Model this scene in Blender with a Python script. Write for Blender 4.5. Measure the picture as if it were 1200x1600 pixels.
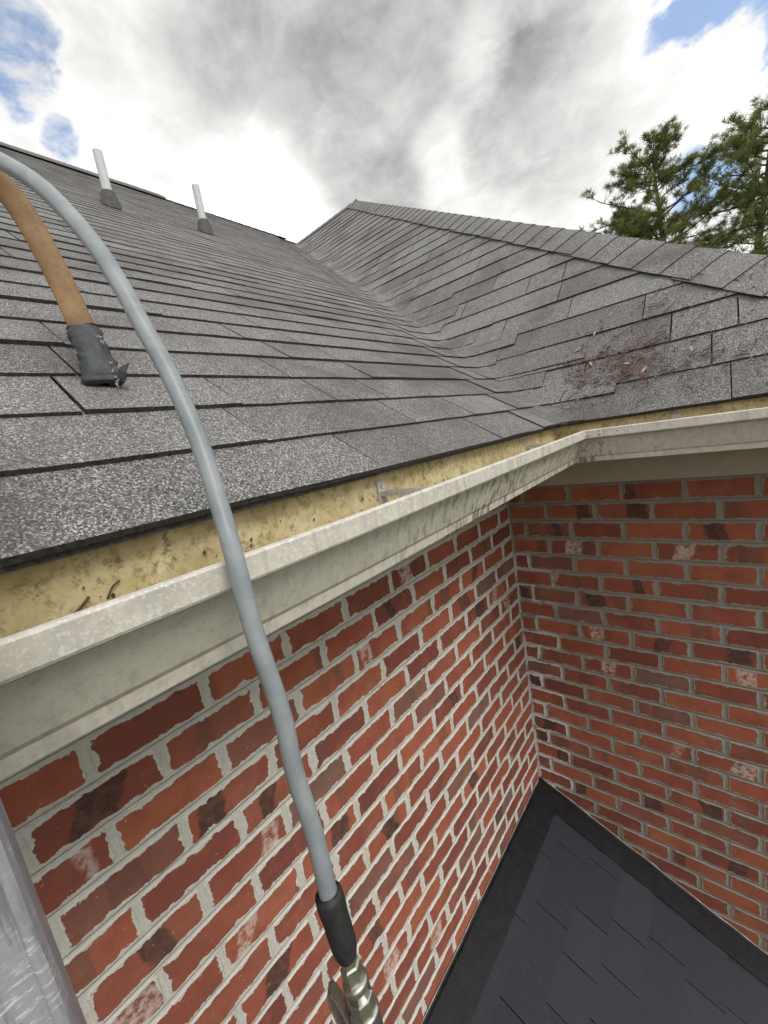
import bpy, bmesh, math, random
from mathutils import Vector, Matrix, noise as mnoise
random.seed(11)
S = bpy.context.scene
for o in list(bpy.data.objects): bpy.data.objects.remove(o)
COL = S.collection

# ------------------------------------------------------------------ camera
CAM = Vector((0.81571, -1.81386, 0.31382))
FWD = Vector((-0.65536459, 0.73583235, -0.17043477))
RGT = Vector((0.75517951, 0.63411218, -0.16614951))
UP = Vector((0.01418342, 0.23759735, 0.97126018))
FPX = 625.35
cd = bpy.data.cameras.new('camera'); cam = bpy.data.objects.new('camera', cd); COL.objects.link(cam)
m = Matrix.Identity(4)
for i in range(3):
    m[i][0] = RGT[i]; m[i][1] = UP[i]; m[i][2] = -FWD[i]; m[i][3] = CAM[i]
cam.matrix_world = m
cd.sensor_fit = 'HORIZONTAL'; cd.sensor_width = 36; cd.lens = FPX / 1200 * 36
cd.clip_start = 0.02; cd.clip_end = 2000
S.camera = cam

def project(v):
    d = Vector(v) - CAM
    z = d.dot(FWD)
    if z < 0.05: return None
    return (600 + FPX * d.dot(RGT) / z, 800 - FPX * d.dot(UP) / z, z)

# ------------------------------------------------------------------ node helpers
class NT:
    def __init__(s, tree): s.t = tree
    def n(s, typ, ins=None, **props):
        nd = s.t.nodes.new(typ)
        for k, v in props.items(): setattr(nd, k, v)
        for k, v in (ins or {}).items():
            sock = nd.inputs[k]
            if isinstance(v, bpy.types.NodeSocket): s.t.links.new(v, sock)
            else: sock.default_value = v
        return nd
    def math(s, op, a, b=None, c=None, clamp=False):
        ins = {0: a}
        if b is not None: ins[1] = b
        if c is not None: ins[2] = c
        return s.n('ShaderNodeMath', ins, operation=op, use_clamp=clamp).outputs[0]
    def vm(s, op, a, b=None):
        ins = {0: a}
        if b is not None: ins[1] = b
        nd = s.n('ShaderNodeVectorMath', ins, operation=op)
        return nd.outputs['Value'] if op in ('DOT_PRODUCT', 'LENGTH') else nd.outputs[0]
    def sm(s, v, a, b, lo=0.0, hi=1.0):
        return s.n('ShaderNodeMapRange', {'Value': v, 'From Min': a, 'From Max': b, 'To Min': lo, 'To Max': hi},
                   interpolation_type='SMOOTHSTEP').outputs[0]
    def mix(s, f, a, b, blend='MIX'):
        return s.n('ShaderNodeMix', {0: f, 6: a, 7: b}, data_type='RGBA', blend_type=blend, clamp_factor=True).outputs[2]
    def noise(s, vec, scale, detail=4, rough=0.55, dist=0.0, out=0):
        return s.n('ShaderNodeTexNoise', {'Vector': vec, 'Scale': scale, 'Detail': detail, 'Roughness': rough,
                                          'Distortion': dist}).outputs[out]
    def vscale(s, vec, xyz):
        return s.n('ShaderNodeMapping', {'Vector': vec, 'Scale': xyz}).outputs[0]
    def ramp(s, f, stops):
        nd = s.n('ShaderNodeValToRGB', {0: f}); e = nd.color_ramp.elements
        while len(e) > 1: e.remove(e[-1])
        for i, (p, c) in enumerate(stops):
            el = e[0] if i == 0 else e.new(p)
            el.position = p; el.color = (c[0], c[1], c[2], 1)
        return nd.outputs[0]
def C4(r, g, b): return (r, g, b, 1.0)

# ------------------------------------------------------------------ world: daylight sky with broken cloud
SUN_AZ, SUN_EL = 100.0, 48.0
def direc(az, el):
    a, e = math.radians(az), math.radians(el)
    return (math.sin(a) * math.cos(e), math.cos(a) * math.cos(e), math.sin(e))
W = bpy.data.worlds.new('World'); S.world = W; W.use_nodes = True
wt = NT(W.node_tree); W.node_tree.nodes.clear()
sky = wt.n('ShaderNodeTexSky', sky_type='NISHITA', sun_disc=False)
sky.sun_elevation = math.radians(SUN_EL); sky.sun_rotation = math.radians(SUN_AZ)
tc = wt.n('ShaderNodeTexCoord').outputs['Generated']
dr = wt.vm('NORMALIZE', tc)
sep = wt.n('ShaderNodeSeparateXYZ', {0: dr})
dz = wt.math('MAXIMUM', sep.outputs[2], 0.0)
den = wt.math('ADD', dz, 0.22)
cp = wt.vm('DIVIDE', dr, wt.n('ShaderNodeCombineXYZ', {0: den, 1: den, 2: den}).outputs[0])
n_big = wt.noise(cp, 1.5, 3, 0.5, 0.3)
n_mid = wt.noise(cp, 4.2, 5, 0.60, 0.35)
n_hole = wt.noise(cp, 1.7, 2, 0.5)
n_fine = wt.noise(cp, 13.0, 5, 0.62, 0.4)
wv = wt.n('ShaderNodeCombineXYZ', {0: n_big, 1: n_hole, 2: n_mid}).outputs[0]
wob = wt.vm('NORMALIZE', wt.vm('ADD', dr, wt.vm('MULTIPLY', wt.vm('SUBTRACT', wv, (0.5, 0.5, 0.5)), (0.22, 0.22, 0.22))))
def blob(az, el, r0, r1):
    dt = wt.vm('DOT_PRODUCT', wob, direc(az, el))
    return wt.sm(dt, math.cos(math.radians(r1)), math.cos(math.radians(r0)))
# bright cloud everywhere, thicker grey masses where the bank is deep
lum = wt.math('ADD', 0.57, wt.math('MULTIPLY', wt.math('SUBTRACT', n_big, 0.5), 0.42))
lum = wt.math('ADD', lum, wt.math('MULTIPLY', wt.math('SUBTRACT', n_mid, 0.5), 0.55))
lum = wt.math('ADD', lum, wt.math('MULTIPLY', wt.math('SUBTRACT', n_fine, 0.5), 0.36))
for az, el, r0, r1, w in ((-29, 37, 0, 26, -.20), (-33, 33, 0, 13, -.10), (-43, 42, 0, 13, -.13), (-25, 40, 0, 12, -.07), (-13.5, 30.5, 0, 10, -.20), (-11, 36, 0, 9, -.12),
                          (-36, 30, 0, 7, -.10), (-28, 50, 2, 18, -.08), (-17, 24, 0, 7, -.08), (-53, 39, 0, 8, -.08),
                          (-49, 28, 0, 9, .30), (-46, 33, 0, 4, .14), (-61, 30, 1, 12, .07), (-66, 44, 1, 10, -.05), (-56, 40, 0, 10, -.07), (-60, 36, 0, 14, -.06), (-16, 38, 0, 5, .14),
                          (-26, 28.8, 0, 5, .20), (-20.5, 34.5, 0, 4, .20), (-4, 26, 1, 9, .02), (-21, 21, 0, 6, .12)):
    lum = wt.math('ADD', lum, wt.math('MULTIPLY', blob(az, el, r0, r1), w))
lum = wt.n('ShaderNodeMapRange', {'Value': lum, 'From Min': 0.0, 'From Max': 1.3, 'To Min': 0.20, 'To Max': 1.2}, clamp=True).outputs[0]
cloud = wt.n('ShaderNodeCombineXYZ', {0: lum, 1: wt.math('MULTIPLY', lum, 0.995), 2: wt.math('MULTIPLY', lum, 0.975)}).outputs[0]
hole = wt.sm(n_hole, 0.66, 0.80, 0.0, 0.6)
for az, el, r0, r1, w in ((-74, 37.5, 0, 6.6, .78), (-69.5, 32.0, 0, 3.2, .76), (-63.5, 36.5, 0, 1.6, .42), (.5, 30.5, 0, 5, .85), (4.5, 28.8, 0, 5, .85),
                          (-2.2, 19.5, 0, 4.6, .8), (7, 22, 0, 5, .7)):
    hole = wt.math('MAXIMUM', hole, wt.math('MULTIPLY', blob(az, el, r0, r1), w))
hole = wt.math('ADD', hole, wt.math('MULTIPLY', wt.math('SUBTRACT', n_mid, 0.5), 1.1))
hole = wt.math('ADD', hole, wt.math('MULTIPLY', wt.math('SUBTRACT', n_fine, 0.5), 1.0))
hole = wt.sm(hole, 0.40, 0.80, 0.0, 0.9)
skyc = wt.vm('MULTIPLY', sky.outputs[0], (0.145, 0.145, 0.145))
final = wt.mix(hole, cloud, skyc)
bg = wt.n('ShaderNodeBackground', {'Color': final, 'Strength': 1.0})
wo = wt.n('ShaderNodeOutputWorld', {'Surface': bg.outputs[0]})
W.cycles.sampling_method = 'MANUAL'; W.cycles.sample_map_resolution = 512

# ------------------------------------------------------------------ sun (veiled by cloud) and exposure
sd = bpy.data.lights.new('sun', 'SUN'); sd.energy = 1.2; sd.angle = math.radians(28); sd.color = (1.0, 0.95, 0.87)
sun = bpy.data.objects.new('sun', sd); COL.objects.link(sun)
sun.rotation_euler = Vector(direc(SUN_AZ, SUN_EL)).to_track_quat('Z', 'Y').to_euler()
S.view_settings.view_transform = 'Standard'; S.view_settings.look = 'None'
S.view_settings.gamma = 1.0; S.view_settings.use_curve_mapping = False
S.view_settings.exposure = 0.75

# ------------------------------------------------------------------ materials
def mat(name):
    M = bpy.data.materials.new(name); M.use_nodes = True
    t = NT(M.node_tree); M.node_tree.nodes.clear()
    return M, t
def finish(t, color, rough=0.8, bump=None, bstr=0.4, bdist=0.002, metal=0.0, spec=0.4):
    ins = {'Base Color': color, 'Roughness': rough, 'Metallic': metal, 'Specular IOR Level': spec}
    if bump is not None:
        ins['Normal'] = t.n('ShaderNodeBump', {'Height': bump, 'Strength': bstr, 'Distance': bdist}).outputs[0]
    b = t.n('ShaderNodeBsdfPrincipled', ins)
    t.n('ShaderNodeOutputMaterial', {'Surface': b.outputs[0]})
def attr(t, name, typ='OBJECT', out='Fac'): return t.n('ShaderNodeAttribute', attribute_name=name, attribute_type=typ).outputs[out]

COURSE, BRL, OA, OB = 0.081342, 0.203, 0.1105, 0.0759
def m_brick():
    M, t = mat('fired_brick')
    ob = t.n('ShaderNodeTexCoord').outputs['Object']
    rnd = t.n('ShaderNodeObjectInfo').outputs['Random']
    offv = t.n('ShaderNodeCombineXYZ', {0: t.math('MULTIPLY', rnd, 37.0), 1: t.math('MULTIPLY', rnd, 91.0), 2: t.math('MULTIPLY', rnd, 13.0)}).outputs[0]
    p = t.vm('ADD', ob, offv)
    tint = attr(t, 'tint')
    base = t.ramp(tint, [(0.0, (.195, .064, .051)), (.18, (.272, .083, .058)), (.42, (.345, .101, .061)), (.66, (.405, .130, .072)), (.82, (.300, .098, .068)), (.92, (.225, .105, .083)), (1.0, (.190, .130, .107))])
    n1 = t.noise(p, 14, 3, .6); n2 = t.noise(p, 60, 3, .65); n3 = t.noise(p, 320, 1, .6)
    c = t.mix(t.sm(n1, .45, .72, 0, .55), base, C4(.22, .075, .055))
    c = t.mix(t.sm(n1, .52, .30, 0, .4), c, C4(.41, .140, .078))
    sp = t.n('ShaderNodeSeparateXYZ', {0: ob})
    # band of greyer flashing along part of the length
    bu = t.noise(t.vscale(p, (9, 0, 0)), 1.0, 0, .5)
    c = t.mix(t.math('MULTIPLY', t.sm(bu, .60, .63, 0, .55), attr(t, 'band')), c, C4(.150, .090, .066))
    # burnt and whitewashed patches
    uu = t.math('SUBTRACT', sp.outputs[0], attr(t, 'patch_u'))
    uu = t.math('ADD', uu, t.math('MULTIPLY', sp.outputs[2], t.math('SUBTRACT', t.math('MULTIPLY', rnd, .9), .45)))
    edge = t.math('ADD', t.math('ABSOLUTE', uu), t.math('MULTIPLY', t.math('SUBTRACT', n1, .5), .035))
    edge = t.math('ADD', edge, t.math('MULTIPLY', t.math('SUBTRACT', n2, .5), .018))
    pm = t.sm(edge, attr(t, 'patch_w'), t.math('SUBTRACT', attr(t, 'patch_w'), .009))
    c = t.mix(t.math('MULTIPLY', pm, attr(t, 'dark')), c, t.mix(t.sm(n2, .35, .7), C4(.050, .034, .032), C4(.120, .078, .066)))
    wsp = t.math('MULTIPLY', t.math('MULTIPLY', pm, attr(t, 'white')), t.sm(n2, .34, .60))
    c = t.mix(wsp, c, C4(.70, .56, .50))
    # small pale chips
    chip = t.sm(t.noise(p, 90, 2, .7), .70, .74, 0, .75)
    c = t.mix(chip, c, C4(.52, .33, .26))
    c = t.mix(t.sm(n3, .56, .72, 0, .35), c, C4(.18, .055, .042))
    # pale bloom drifting over the faces
    c = t.mix(t.sm(t.noise(t.n('ShaderNodeNewGeometry').outputs['Position'], 7, 3, .65), .54, .78, 0, .16), c, C4(.48, .33, .28))
    # mortar smeared over the arrises
    dx = t.math('SUBTRACT', attr(t, 'half_len'), t.math('ABSOLUTE', sp.outputs[0]))
    dzz = t.math('SUBTRACT', .0360, t.math('ABSOLUTE', sp.outputs[2]))
    d = t.math('MINIMUM', dx, dzz)
    sm = t.math('SUBTRACT', t.math('MULTIPLY', t.math('POWER', t.noise(p, 26, 4, .7), 2.6), .036), d)
    msk = t.sm(sm, -.0006, .0008)
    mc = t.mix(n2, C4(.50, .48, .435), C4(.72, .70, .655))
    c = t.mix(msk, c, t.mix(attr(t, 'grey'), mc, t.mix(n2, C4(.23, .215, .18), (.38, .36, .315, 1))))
    h = t.math('ADD', t.math('MULTIPLY', n2, .6), t.math('ADD', t.math('MULTIPLY', n3, .35), t.math('MULTIPLY', msk, .5)))
    finish(t, c, .86, h, .8, .0035, spec=.25)
    return M
def m_mortar(name, ca, cb, cc):
    M, t = mat(name)
    g = t.n('ShaderNodeNewGeometry').outputs['Position']
    sp = t.n('ShaderNodeSeparateXYZ', {0: g})
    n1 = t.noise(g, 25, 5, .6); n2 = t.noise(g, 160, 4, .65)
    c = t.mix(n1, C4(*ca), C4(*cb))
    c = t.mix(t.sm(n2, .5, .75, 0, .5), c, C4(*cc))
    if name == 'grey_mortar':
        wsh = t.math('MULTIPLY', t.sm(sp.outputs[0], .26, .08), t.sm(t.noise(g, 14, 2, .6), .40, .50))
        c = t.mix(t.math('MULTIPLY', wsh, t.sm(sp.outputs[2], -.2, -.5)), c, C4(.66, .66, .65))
    # tooled line struck along the middle of each bed joint
    ph = t.math('FRACT', t.math('DIVIDE', t.math('ADD', sp.outputs[2], 100 * COURSE + COURSE / 2), COURSE))
    dist = t.math('ABSOLUTE', t.math('SUBTRACT', ph, .5))
    dist = t.math('ADD', dist, t.math('MULTIPLY', t.math('SUBTRACT', n1, .5), .03))
    groove = t.sm(dist, .0, .022)
    h = t.math('ADD', t.math('MULTIPLY', n2, .5), t.math('ADD', t.math('MULTIPLY', groove, .9), t.math('MULTIPLY', n1, .5)))
    finish(t, c, .92, h, .9, .005, spec=.2)
    return M
def m_shingle(dark=False):
    M, t = mat('coated_shingle' if dark else 'granule_shingle')
    g = t.n('ShaderNodeNewGeometry').outputs['Position']
    tint = attr(t, 'tint', 'GEOMETRY')
    vo = t.n('ShaderNodeTexVoronoi', {'Vector': g, 'Scale': 600.0, 'Randomness': 1.0})
    cell = t.n('ShaderNodeSeparateColor', {0: vo.outputs['Color']}).outputs[0]
    n1 = t.noise(g, 3.0, 4, .6); n2 = t.noise(g, 18, 3, .6); n3 = t.noise(g, 900, 0, .5)
    if dark:
        c = t.mix(cell, C4(.012, .014, .020), C4(.032, .037, .049))
        c = t.mix(t.math('MULTIPLY', tint, .55), c, C4(.034, .040, .054))
        c = t.mix(t.sm(n2, .58, .78, 0, .30), c, C4(.055, .056, .058))
        c = t.mix(t.sm(t.noise(g, 70, 3, .6), .72, .76, 0, .5), c, C4(.12, .12, .12))
        finish(t, c, .72, t.math('ADD', cell, n2), .35, .002, spec=.35)
        return M
    c = t.ramp(cell, [(0.0, (.050, .048, .050)), (.34, (.130, .127, .129)), (.62, (.220, .215, .215)), (.84, (.345, .34, .337)), (1.0, (.64, .635, .625))])
    tv = t.math('ADD', tint, t.math('MULTIPLY', t.math('SUBTRACT', t.noise(t.vscale(g, (5, 5, 1.5)), 1.0, 2, .6), .5), .9))
    c = t.mix(t.math('MULTIPLY', t.sm(tv, .45, 1.1), .42), c, C4(.105, .102, .104))
    c = t.mix(t.sm(tv, .35, -.1, 0, .25), c, C4(.36, .355, .345))
    c = t.mix(t.sm(n1, .48, .66, 0, .55), c, C4(.105, .082, .076))
    c = t.mix(t.sm(n2, .58, .80, 0, .35), c, C4(.26, .255, .245))
    h = t.math('ADD', t.math('MULTIPLY', cell, .8), t.math('ADD', n3, t.math('MULTIPLY', n2, .8)))
    finish(t, c, .80, h, .75, .0028, spec=.35)
    return M
def m_simple(name, c1, c2, scale, rough=.6, spec=.4, metal=0.0, bstr=.25, bd=.001, stretch=None):
    M, t = mat(name)
    ob = t.n('ShaderNodeTexCoord').outputs['Object']
    p = t.vscale(ob, stretch) if stretch else ob
    n = t.noise(p, scale, 6, .62)
    c = t.mix(t.sm(n, .3, .7), C4(*c1), C4(*c2))
    finish(t, c, rough, n, bstr, bd, metal, spec)
    return M
def m_gutter_out():
    M, t = mat('weathered_beige_aluminium')
    g = t.n('ShaderNodeNewGeometry').outputs['Position']
    sp = t.n('ShaderNodeSeparateXYZ', {0: g})
    n1 = t.noise(g, 9, 6, .65); n2 = t.noise(g, 60, 6, .7); n4 = t.noise(g, 240, 4, .7)
    c = t.mix(n1, C4(.56, .525, .455), C4(.69, .655, .58))
    c = t.mix(t.sm(n2, .42, .70, 0, .65), c, C4(.42, .40, .345))
    c = t.mix(t.sm(n4, .58, .70, 0, .40), c, C4(.30, .28, .235))
    # chalking and lichen on the upper lip
    lip = t.sm(sp.outputs[2], .205, .212)
    blot = t.sm(t.noise(g, 22, 6, .7), .45, .62)
    c = t.mix(t.math('MULTIPLY', lip, t.math('MULTIPLY', blot, .55)), c, C4(.42, .42, .415))
    c = t.mix(t.math('MULTIPLY', lip, t.sm(n4, .50, .62, 0, .6)), c, C4(.80, .79, .75))
    # run-off streaks, thicker towards the inside corner
    st = t.noise(t.vscale(g, (80, 80, 6)), 1.0, 4, .6)
    near = t.sm(sp.outputs[1], -1.60, -1.0)
    nx = t.sm(sp.outputs[0], .62, .46)
    c = t.mix(t.math('MULTIPLY', t.sm(st, .50, .66, 0, .40), t.sm(n1, .42, .60)), c, C4(.33, .31, .26))
    amt = t.math('MULTIPLY', t.math('MULTIPLY', near, nx), t.sm(t.noise(g, 5, 3, .5), .30, .48))
    amt = t.math('MULTIPLY', amt, t.math('SUBTRACT', 1.0, t.math('MULTIPLY', lip, .75)))
    c = t.mix(t.math('MULTIPLY', t.sm(st, .50, .60, 0, .9), amt), c, C4(.20, .175, .13))
    drop = t.sm(t.noise(g, 75, 2, .5), .735, .75, 0, .9)
    c = t.mix(t.math('MULTIPLY', drop, near), c, C4(.06, .05, .04))
    finish(t, c, .55, t.math('ADD', n2, n4), .25, .0009, spec=.4)
    return M
def m_gutter_in():
    M, t = mat('algae_stained_aluminium')
    g = t.n('ShaderNodeNewGeometry').outputs['Position']
    n1 = t.noise(g, 16, 7, .72, .4); n2 = t.noise(g, 70, 6, .75, .3)
    c = t.mix(t.sm(n1, .35, .66), C4(.50, .41, .215), C4(.68, .60, .385))
    c = t.mix(t.sm(n2, .48, .64, 0, .80), c, C4(.29, .22, .10))
    c = t.mix(t.sm(t.noise(g, 34, 5, .78), .56, .68, 0, .8), c, C4(.11, .085, .04))
    c = t.mix(t.sm(t.noise(g, 130, 4, .6), .66, .72, 0, .6), c, C4(.70, .63, .44))
    finish(t, c, .75, n2, .3, .001, spec=.3)
    return M
def m_ladder():
    M, t = mat('scratched_aluminium')
    ob = t.n('ShaderNodeTexCoord').outputs['Object']
    sc = t.noise(t.vscale(ob, (90, 120, 600)), 1.0, 5, .7)
    s2 = t.noise(t.vscale(ob, (240, 240, 9)), 1.0, 4, .6)
    n = t.noise(ob, 30, 5, .6)
    c = t.mix(n, C4(.28, .28, .32), C4(.46, .46, .50))
    c = t.mix(t.math('MULTIPLY', t.sm(sc, .53, .60), t.sm(n, .42, .62, 0, .7)), c, C4(.82, .82, .84))
    c = t.mix(t.sm(s2, .52, .66, 0, .7), c, C4(.17, .17, .21))
    finish(t, c, .45, t.math('ADD', sc, s2), .06, .0005, metal=.3, spec=.5)
    return M
def m_tan():
    M, t = mat('tan_painted_bar')
    ob = t.n('ShaderNodeTexCoord').outputs['Object']
    n = t.noise(ob, 22, 6, .65); n2 = t.noise(ob, 130, 5, .7)
    c = t.mix(t.sm(n, .35, .7), C4(.175, .100, .044), C4(.265, .160, .070))
    c = t.mix(t.sm(n2, .52, .66, 0, .55), c, C4(.13, .075, .034))
    z = t.n('ShaderNodeSeparateXYZ', {0: ob}).outputs[2]
    top_brown = t.math('MULTIPLY', t.sm(z, .16, .28), t.sm(n, .38, .56))  # patchy darker brown towards the top of the bar
    c = t.mix(t.math('MULTIPLY', top_brown, .8), c, C4(.10, .06, .03))
    finish(t, c, .6, n2, .3, .001, spec=.35)
    return M
def m_leaf(name, a, b):
    M, t = mat(name)
    rnd = t.n('ShaderNodeNewGeometry').outputs['Random Per Island']
    c = t.mix(rnd, C4(*a), C4(*b))
    d = t.n('ShaderNodeBsdfDiffuse', {'Color': c}); tr = t.n('ShaderNodeBsdfTranslucent', {'Color': c})
    mx = t.n('ShaderNodeMixShader', {0: .35, 1: d.outputs[0], 2: tr.outputs[0]})
    t.n('ShaderNodeOutputMaterial', {'Surface': mx.outputs[0]})
    return M
def m_grass():
    M, t = mat('lawn')
    g = t.n('ShaderNodeNewGeometry').outputs['Position']
    c = t.mix(t.noise(g, .6, 8, .7), C4(.045, .065, .022), C4(.095, .11, .04))
    finish(t, c, .95, t.noise(g, 40, 4, .7), .6, .03, spec=.1)
    return M
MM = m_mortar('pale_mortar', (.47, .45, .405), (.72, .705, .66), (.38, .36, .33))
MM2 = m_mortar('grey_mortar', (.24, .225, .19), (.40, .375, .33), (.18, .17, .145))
MB, MS, MSD = m_brick(), m_shingle(), m_shingle(True)
MGO, MGI, MLAD, MTAN = m_gutter_out(), m_gutter_in(), m_ladder(), m_tan()
M_trim = m_simple('beige_trim_paint', (.44, .385, .305), (.50, .45, .365), 18, .6)
M_deck = m_simple('black_underlay', (.012, .012, .013), (.03, .03, .03), 60, .9, .2)
M_edge = m_simple('cut_shingle_asphalt', (.030, .028, .029), (.085, .079, .077), 200, .85, .3)
M_flash = m_simple('black_rubber_coating', (.005, .005, .007), (.012, .013, .016), 30, .55, .30, bstr=.35, bd=.002)
M_caulk = m_simple('pale_caulk', (.30, .28, .25), (.52, .50, .46), 120, .8)
M_pvc = m_simple('grey_white_pvc', (.50, .51, .53), (.62, .63, .65), 25, .5, stretch=(4, 4, 1))
M_boot = m_simple('grey_pipe_boot', (.060, .060, .064), (.10, .10, .105), 40, .7)
M_hose = m_simple('grey_blue_hose', (.215, .243, .268), (.300, .326, .348), 38, .40, .45, bstr=.06, bd=.0004)
M_rub = m_simple('black_rubber', (.016, .016, .018), (.032, .032, .034), 150, .6, .4)
M_steel = m_simple('nickel_steel', (.46, .44, .40), (.62, .60, .56), 160, .28, .5, metal=.9, bstr=.12, bd=.0004)
M_tape = m_simple('black_cloth_tape', (.022, .027, .031), (.060, .068, .075), 70, .55, .4, bstr=.6, bd=.003)
M_fray = m_simple('frayed_tape_threads', (.34, .35, .36), (.5, .5, .5), 80, .8)
M_galv = m_simple('galvanised_steel', (.42, .42, .41), (.62, .62, .60), 90, .4, .5, metal=.3)
M_bark = m_simple('pine_bark', (.055, .040, .030), (.13, .095, .070), 5, .95, .2, bstr=.8, bd=.05, stretch=(1, 1, .3))
M_need = m_leaf('pine_needles', (.12, .15, .045), (.28, .31, .12))
M_lit = m_leaf('dry_litter', (.105, .055, .048), (.34, .235, .185))
M_twig = m_simple('dead_twig', (.05, .035, .025), (.14, .10, .07), 90, .9)
M_grass = m_grass()

# ------------------------------------------------------------------ object helpers
INV = {}
def link(o, parent=None):
    COL.objects.link(o)
    if parent is not None:
        o.parent = parent
        if parent.name in INV: o.matrix_parent_inverse = INV[parent.name]
    return o
def empty(name, loc, label, cat, group=None):
    o = bpy.data.objects.new(name, None); o.location = loc; o.empty_display_size = .1; COL.objects.link(o)
    o['label'] = label; o['category'] = cat
    if group: o['group'] = group
    INV[o.name] = Matrix.Translation(-Vector(loc))
    return o
def mesh(name, vs, fs, mats, parent=None, center=False, smooth=False, midx=None, tint=None):
    me = bpy.data.meshes.new(name)
    loc = Vector((0, 0, 0))
    vs = [Vector(v) for v in vs]
    if center:
        loc = sum(vs, Vector()) / len(vs); vs = [v - loc for v in vs]
    me.from_pydata(vs, [], fs)
    for q in (mats if isinstance(mats, (list, tuple)) else [mats]): me.materials.append(q)
    if midx: me.polygons.foreach_set('material_index', midx)
    if smooth: me.polygons.foreach_set('use_smooth', [True] * len(me.polygons))
    if tint is not None:
        a = me.attributes.new('tint', 'FLOAT', 'POINT')
        a.data.foreach_set('value', tint if isinstance(tint, list) else [tint] * len(vs))
    me.update()
    o = bpy.data.objects.new(name, me); o.location = loc
    return link(o, parent)
def boxv(x0, x1, y0, y1, z0, z1):
    v = [(x, y, z) for x in (x0, x1) for y in (y0, y1) for z in (z0, z1)]
    f = [(0, 1, 3, 2), (4, 6, 7, 5), (0, 4, 5, 1), (2, 3, 7, 6), (0, 2, 6, 4), (1, 5, 7, 3)]
    return v, f
def box(name, x0, x1, y0, y1, z0, z1, M, parent=None, bev=0.0, center=True):
    v, f = boxv(x0, x1, y0, y1, z0, z1)
    o = mesh(name, v, f, M, parent, center)
    if bev:
        bm = bmesh.new(); bm.from_mesh(o.data)
        bmesh.ops.bevel(bm, geom=bm.edges[:], offset=bev, segments=2, affect='EDGES'); bm.to_mesh(o.data); bm.free()
    return o
def frames(pts):
    pts = [Vector(p) for p in pts]; n = len(pts); out = []
    prev = None
    for i in range(n):
        t = (pts[min(i + 1, n - 1)] - pts[max(i - 1, 0)]).normalized()
        if prev is None:
            a = Vector((0, 0, 1)) if abs(t.z) < .9 else Vector((1, 0, 0))
            u = (a - t * a.dot(t)).normalized()
        else: u = (prev - t * prev.dot(t)).normalized()
        prev = u; out.append((pts[i], t, u, t.cross(u)))
    return out
def tube(pts, rad, k=10, cap=True, sec=None):
    vs, fs = [], []
    fr = frames(pts); n = len(fr)
    for i, (p, t, u, w) in enumerate(fr):
        r = rad[i] if isinstance(rad, (list, tuple)) else rad
        for j in range(k):
            a = 2 * math.pi * j / k
            vs.append(p + u * (math.cos(a) * r) + w * (math.sin(a) * r))
    for i in range(n - 1):
        for j in range(k):
            a, b = i * k + j, i * k + (j + 1) % k
            fs.append((a, b, b + k, a + k))
    if cap:
        fs.append(tuple(range(k - 1, -1, -1))); fs.append(tuple(range((n - 1) * k, n * k)))
    return vs, fs
def spline(pts, per=8):
    P = [Vector(p) for p in pts]; out = []
    for i in range(len(P) - 1):
        p0 = P[max(i - 1, 0)]; p1 = P[i]; p2 = P[i + 1]; p3 = P[min(i + 2, len(P) - 1)]
        for k in range(per):
            t = k / per
            out.append(0.5 * ((2 * p1) + (p2 - p0) * t + (2 * p0 - 5 * p1 + 4 * p2 - p3) * t * t + (3 * p1 - p0 - 3 * p2 + p3) * t ** 3))
    out.append(P[-1]); return out
def join(parts):
    vs, fs = [], []
    for v, f in parts:
        o = len(vs); vs += v; fs += [tuple(i + o for i in q) for q in f]
    return vs, fs

# ------------------------------------------------------------------ ground
GZ = -4.3
gnd = mesh('ground', [(-400, -400, GZ), (400, -400, GZ), (400, 400, GZ), (-400, 400, GZ)], [(0, 1, 2, 3)], M_grass)
gnd['kind'] = 'structure'; gnd['label'] = 'green lawn around the brick house'; gnd['category'] = 'ground'

# ------------------------------------------------------------------ house
house = empty('brick_house', (0.5, -0.5, GZ), 'red brick house with grey shingle roofs meeting in a valley above beige gutters', 'house')
XW = 1.02          # outside corner of the short wall
YS = -3.6          # how far the long wall is built towards the near side
wallA = mesh('brick_wall', *boxv(-.12, -.0035, YS, .06, GZ, .152), MM, house)
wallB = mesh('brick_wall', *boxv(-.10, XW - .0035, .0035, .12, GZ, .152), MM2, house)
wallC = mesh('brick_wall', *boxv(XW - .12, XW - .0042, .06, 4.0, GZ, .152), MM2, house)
wallA['label'] = 'long brick wall under the gutter with pale smeared mortar'
wallB['label'] = 'short brick wall at the inside corner with greyer mortar'

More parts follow.
